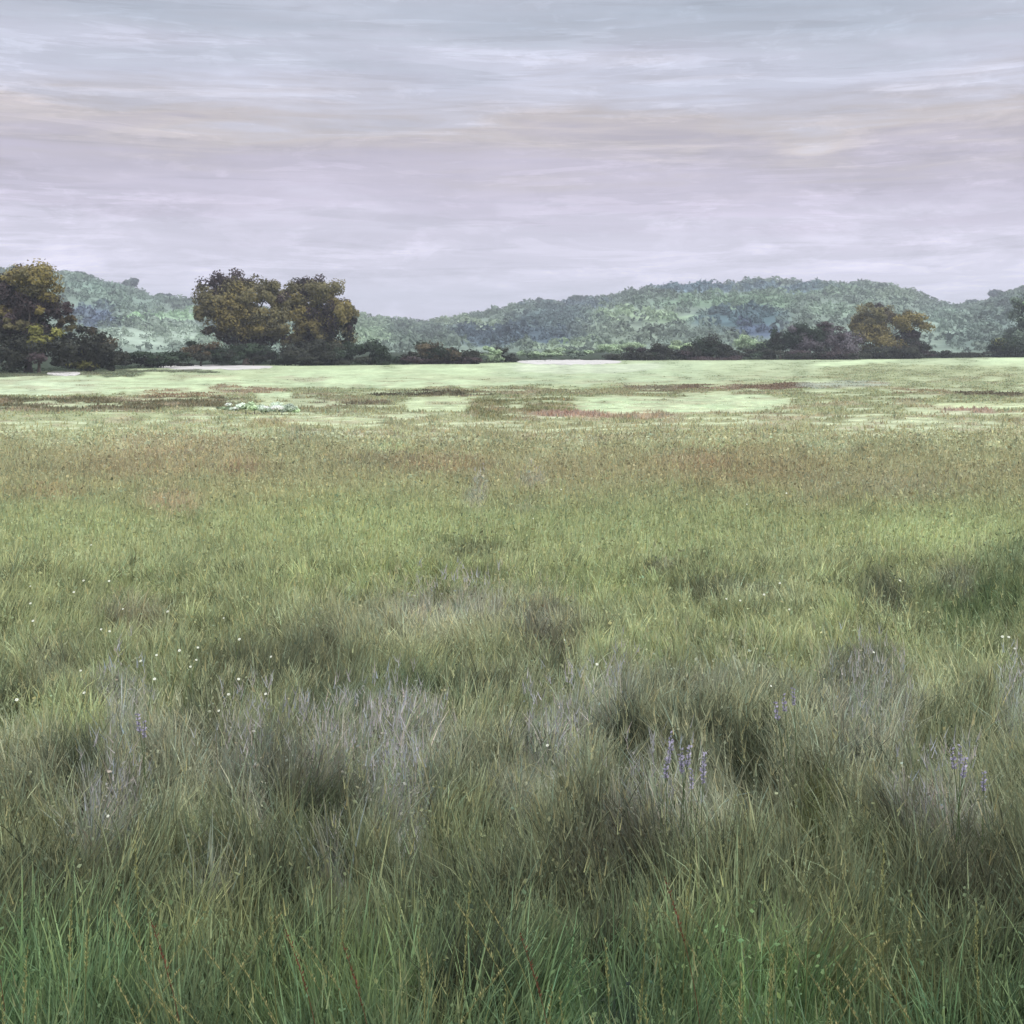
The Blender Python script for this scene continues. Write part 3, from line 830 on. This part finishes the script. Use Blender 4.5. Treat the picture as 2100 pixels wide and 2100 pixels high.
# lavender flower spikes
root1 = empty('purple_flower', (0, 0, 0))
tag(root1, 'pale purple flower spike standing in the dark meadow grass', 'flower', 'pale purple flower spikes')
v, f, c, pts = curve_stem(.46, .10, .0022, lin((96, 116, 76)) * .7)
link('stem', make_mesh('stem', v, f, M_FLOWER, c), root1)
v, f, c = seed_ear(pts, .84, 40, .013, .0042, lin((190, 184, 206)) * .72, .3)
link('flower_head', make_mesh('flower_head', v, f, M_FLOWER, c), root1)
PURPLE = [(1352, 1548), (1368, 1572), (1385, 1520), (1392, 1556), (1404, 1540), (1412, 1560), (1422, 1566), (1436, 1572), (1416, 1590), (1620, 1440), (1634, 1428), (1612, 1462),
          (1966, 1530), (1958, 1575), (1972, 1560), (2014, 1580), (295, 1478), (303, 1490)]
for i, (qx, qy) in enumerate(PURPLE):
    loc = place(qx, qy, .44)
    if i == 0:
        root1.location = loc
    else:
        copy_thing(root1, loc, random.uniform(0, 6.28), random.uniform(.92, 1.06))


# pale seeding stalks close by: four shapes
def stalk_proto(label, group, bend, colr, ear, h=.52):
    rt = empty('grass_stalk', (0, 0, 0))
    tag(rt, label, 'grass stalk', group)
    v, f, c, pts = curve_stem(h, bend, .0014, lin((150, 152, 98)) * .6 if ear != 'red' else lin((130, 92, 70)) * .6)
    link('stem', make_mesh('stem', v, f, M_FLOWER, c), rt)
    v, f, c = seed_ear(pts, .70, 46, .011, .0018, lin(colr) * .55, .9)
    link('seed_head', make_mesh('seed_head', v, f, M_FLOWER, c), rt)
    return rt


GS = 'pale seeding grass stalks in the foreground'
straight = stalk_proto('upright straw coloured grass stalk with a slim seed head in the foreground', GS, .06, (186, 188, 128), 'pale')
leaning = stalk_proto('straw coloured grass stalk leaning over in the foreground', GS, .42, (190, 184, 130), 'pale')
red = stalk_proto('reddish brown grass stalk among the green foreground grass', 'reddish grass stalks', .2, (150, 100, 80), 'red')
used = set()


def put_stalk(proto, qx, qy, rz, h=.52):
    loc = place(qx, qy, h)
    if proto.name not in used:
        used.add(proto.name); proto.location = loc; proto.rotation_euler = (0, 0, rz)
    else:
        copy_thing(proto, loc, rz, random.uniform(.86, 1.08))


UP = [(571, 1853), (326, 1864), (946, 1799), (880, 1913), (170, 1897), (38, 1973), (24, 2000), (136, 1886), (285, 2000), (1016, 1980), (1313, 1826), (1256, 1905), (1593, 1908), (1607, 1908),
      (1470, 1957), (1514, 1978), (1561, 1990), (1372, 1925), (1721, 2011), (1330, 2030), (1300, 2015), (1816, 1853), (1855, 1866), (2006, 1830), (1718, 1757), (1811, 1745), (1398, 1790),
      (1107, 2045), (1170, 2060), (1500, 2020), (60, 1990), (940, 1850), (290, 1740), (690, 1790), (2020, 1900), (1650, 1830)]
LEAN = [(418, 1842, 0), (728, 1870, 1), (777, 1875, 1), (375, 2015, 1), (206, 1940, 2), (386, 1891, 1), (511, 1980, 1), (1110, 1880, 1), (1137, 1855, 1), (1534, 1817, 1), (1511, 1830, 1), (1637, 1945, 2),
        (1827, 1930, 1), (1963, 1968, 1), (1637, 1900, 2), (580, 1905, 1), (640, 1930, 1), (860, 1940, 2), (1770, 1900, 1), (460, 1930, 1), (1900, 1880, 1), (1880, 1960, 1), (550, 1990, 1), (700, 2020, 1), (250, 1870, 2)]
REDS = [(671, 1891, 1), (783, 1920, 1), (1444, 1830, 1), (19, 1826, 1), (1150, 1915, 1), (393, 1905, 1)]
for qx, qy in UP: put_stalk(straight, qx, qy, random.uniform(0, 6.28))
for qx, qy, d in LEAN: put_stalk(leaning, qx, qy, (math.pi if d == 1 else 0) + random.uniform(-.5, .5))
for qx, qy, d in REDS: put_stalk(red, qx, qy, math.pi + random.uniform(-.6, .6))

# ------------------------------------------------------------------ haze
bm_v = np.array([(sx * 1560, y, z) for z in (-2, 62) for (sx, y) in ((-1, -90), (1, -90), (1, 1560), (-1, 1560))], float)
bm_f = np.array([(0, 3, 2, 1), (4, 5, 6, 7), (0, 1, 5, 4), (1, 2, 6, 5), (2, 3, 7, 6), (3, 0, 4, 7)])
mh = bpy.data.materials.new('haze'); mh.use_nodes = True
nt = mh.node_tree; nt.nodes.clear()
o_ = nt.nodes.new('ShaderNodeOutputMaterial'); pv = nt.nodes.new('ShaderNodeVolumePrincipled')
pv.inputs['Color'].default_value = (.86, .91, 1.0, 1); pv.inputs['Density'].default_value = .00075
pv.inputs['Anisotropy'].default_value = .2
nt.links.new(pv.outputs[0], o_.inputs['Volume'])
tag(link('haze', make_mesh('haze', bm_v, bm_f, mh)), 'thin bluish haze lying over the whole field and hills', 'haze', kind='stuff')

# ------------------------------------------------------------------ light
SUN_EL, SUN_AZ = 44, 150      # azimuth clockwise from ahead: behind the viewer's right shoulder
sd = bpy.data.lights.new('sun', 'SUN'); sd.energy = 3.0; sd.angle = R(8); sd.color = (1, .965, .90)
so = bpy.data.objects.new('sun', sd); COL.objects.link(so)
so.rotation_euler = (R(90 - SUN_EL), 0, R(180 - SUN_AZ)); so.location = (0, 0, 80)

W = bpy.data.worlds.new('World'); scene.world = W; W.use_nodes = True
nt = W.node_tree; nt.nodes.clear(); L = nt.links


def N_(t, **kw):
    n = nt.nodes.new(t)
    for k, v in kw.items(): setattr(n, k, v)
    return n


def math_(op, a, b=None, c=None):
    n = N_('ShaderNodeMath', operation=op)
    for i, q in enumerate((a, b, c)):
        if q is None: continue
        if isinstance(q, (int, float)): n.inputs[i].default_value = q
        else: L.new(q, n.inputs[i])
    return n.outputs[0]


out = N_('ShaderNodeOutputWorld')
sky = N_('ShaderNodeTexSky', sky_type='NISHITA'); sky.sun_disc = False
sky.sun_elevation = R(SUN_EL); sky.sun_rotation = R(SUN_AZ); sky.dust_density = 2
bg1 = N_('ShaderNodeBackground'); bg1.inputs['Strength'].default_value = .1; L.new(sky.outputs[0], bg1.inputs['Color'])
tc = N_('ShaderNodeTexCoord'); sep = N_('ShaderNodeSeparateXYZ'); L.new(tc.outputs['Generated'], sep.inputs[0])


def noise(sx, sz, detail, scale=1.0, rough=.55, seed=0.0, dist_=0.0):
    mp = N_('ShaderNodeMapping'); mp.inputs['Scale'].default_value = (sx, sx, sz); mp.inputs['Location'].default_value = (seed, seed * .7, seed * 1.3)
    L.new(tc.outputs['Generated'], mp.inputs['Vector'])
    n = N_('ShaderNodeTexNoise'); n.inputs['Scale'].default_value = scale; n.inputs['Detail'].default_value = detail
    n.inputs['Roughness'].default_value = rough; n.inputs['Distortion'].default_value = dist_
    L.new(mp.outputs[0], n.inputs['Vector'])
    return n.outputs['Fac']


n_big = noise(3.0, 26, 5, 1, .55, 1.7, .4)
n_fine = noise(9.0, 110, 6, 1, .6, 5.1, .6)
n_puff = noise(9.0, 24, 7, 1, .62, 9.3, .3)
el = sep.outputs['Z']
warp = math_('MULTIPLY_ADD', math_('SUBTRACT', n_big, .5), .14, el)
warp = math_('MULTIPLY_ADD', math_('SUBTRACT', n_fine, .5), .06, warp)
fac = math_('DIVIDE', warp, .5)
rp = N_('ShaderNodeValToRGB'); cr = rp.color_ramp
stops = [(0.0, (234, 227, 247)), (.10, (232, 225, 245)), (.17, (220, 213, 232)), (.225, (209, 199, 219)), (.27, (203, 193, 210)), (.305, (193, 183, 193)), (.34, (204, 193, 193)),
         (.375, (202, 198, 209)), (.43, (206, 207, 224)), (.48, (196, 200, 215)), (.55, (176, 184, 199)), (.75, (196, 204, 214)), (1.0, (225, 230, 238))]
cr.elements[0].position = stops[0][0]; cr.elements[0].color = (*lin(stops[0][1]), 1)
cr.elements[1].position = stops[-1][0]; cr.elements[1].color = (*lin(stops[-1][1]), 1)
for p, c in stops[1:-1]:
    e = cr.elements.new(p); e.color = (*lin(c), 1)
L.new(fac, rp.inputs['Fac'])
# soft lighter puffs and grey streaks
mr = N_('ShaderNodeMapRange'); mr.inputs['From Min'].default_value = .3; mr.inputs['From Max'].default_value = .7
mr.inputs['To Min'].default_value = .88; mr.inputs['To Max'].default_value = 1.13; L.new(n_fine, mr.inputs['Value'])
mr2 = N_('ShaderNodeMapRange'); mr2.inputs['From Min'].default_value = .5; mr2.inputs['From Max'].default_value = .6
mr2.inputs['To Min'].default_value = 0; mr2.inputs['To Max'].default_value = .2; L.new(n_puff, mr2.inputs['Value'])
low = N_('ShaderNodeMapRange'); low.inputs['From Min'].default_value = .14; low.inputs['From Max'].default_value = .06
L.new(el, low.inputs['Value'])
pf = math_('MULTIPLY_ADD', mr2.outputs[0], math_('MULTIPLY_ADD', low.outputs[0], .6, .35), 1.0)
tot = math_('MULTIPLY', mr.outputs[0], pf)


def sheet(src, a, b, amt):
    m_ = N_('ShaderNodeMapRange', interpolation_type='SMOOTHSTEP'); m_.inputs['From Min'].default_value = a; m_.inputs['From Max'].default_value = b
    m_.inputs['To Min'].default_value = 1.0; m_.inputs['To Max'].default_value = 1 + amt
    L.new(src, m_.inputs['Value'])
    return m_.outputs[0]


tot = math_('MULTIPLY', tot, sheet(noise(5.5, 60, 8, 1, .66, 3.3, .5), .55, .60, .14))
tot = math_('MULTIPLY', tot, sheet(noise(4.5, 70, 8, 1, .62, 12.1, .5), .56, .62, -.11))
tot = math_('MULTIPLY', tot, sheet(noise(14, 60, 8, 1, .7, 21.7, .4), .57, .62, .09))
# ragged pale cloud banked low over the hills
bank = N_('ShaderNodeMapRange', interpolation_type='SMOOTHSTEP'); bank.inputs['From Min'].default_value = .50; bank.inputs['From Max'].default_value = .58
edge_ = math_('SUBTRACT', math_('ADD', noise(7, 30, 8, 1, .66, 31.3, .4), math_('MULTIPLY', math_('ABSOLUTE', sep.outputs['X']), .45)), math_('MULTIPLY', el, 1.15))
L.new(edge_, bank.inputs['Value'])
tot = math_('MULTIPLY', tot, math_('MULTIPLY_ADD', bank.outputs[0], .11, .97))
# an overcast dome is brighter towards the zenith
zen = N_('ShaderNodeMapRange'); zen.inputs['From Min'].default_value = .30; zen.inputs['From Max'].default_value = .9
zen.inputs['To Min'].default_value = 1.0; zen.inputs['To Max'].default_value = 2.6; L.new(el, zen.inputs['Value'])
tot = math_('MULTIPLY', tot, zen.outputs[0])
bg2 = N_('ShaderNodeBackground'); L.new(rp.outputs[0], bg2.inputs['Color']); L.new(tot, bg2.inputs['Strength'])
mix = N_('ShaderNodeMixShader'); mix.inputs[0].default_value = .94
L.new(bg1.outputs[0], mix.inputs[1]); L.new(bg2.outputs[0], mix.inputs[2]); L.new(mix.outputs[0], out.inputs['Surface'])

# ------------------------------------------------------------------ camera
cd = bpy.data.cameras.new('camera'); cam = bpy.data.objects.new('camera', cd); COL.objects.link(cam)
cd.sensor_width = 36; cd.lens = 18 / .414
cam.location = (0, 0, EYE); cam.rotation_euler = (R(90), 0, 0)
cd.shift_y = -(1050 - HZ) / 2100
cd.clip_end = 5000; cd.clip_start = .05
scene.camera = cam

scene.view_settings.view_transform = 'Standard'; scene.view_settings.look = 'None'
scene.view_settings.exposure = 0.0; scene.view_settings.gamma = 1
scene.view_settings.use_curve_mapping = False
cy = scene.cycles
cy.max_bounces = 6; cy.diffuse_bounces = 3; cy.transmission_bounces = 3; cy.volume_bounces = 0; cy.transparent_max_bounces = 4
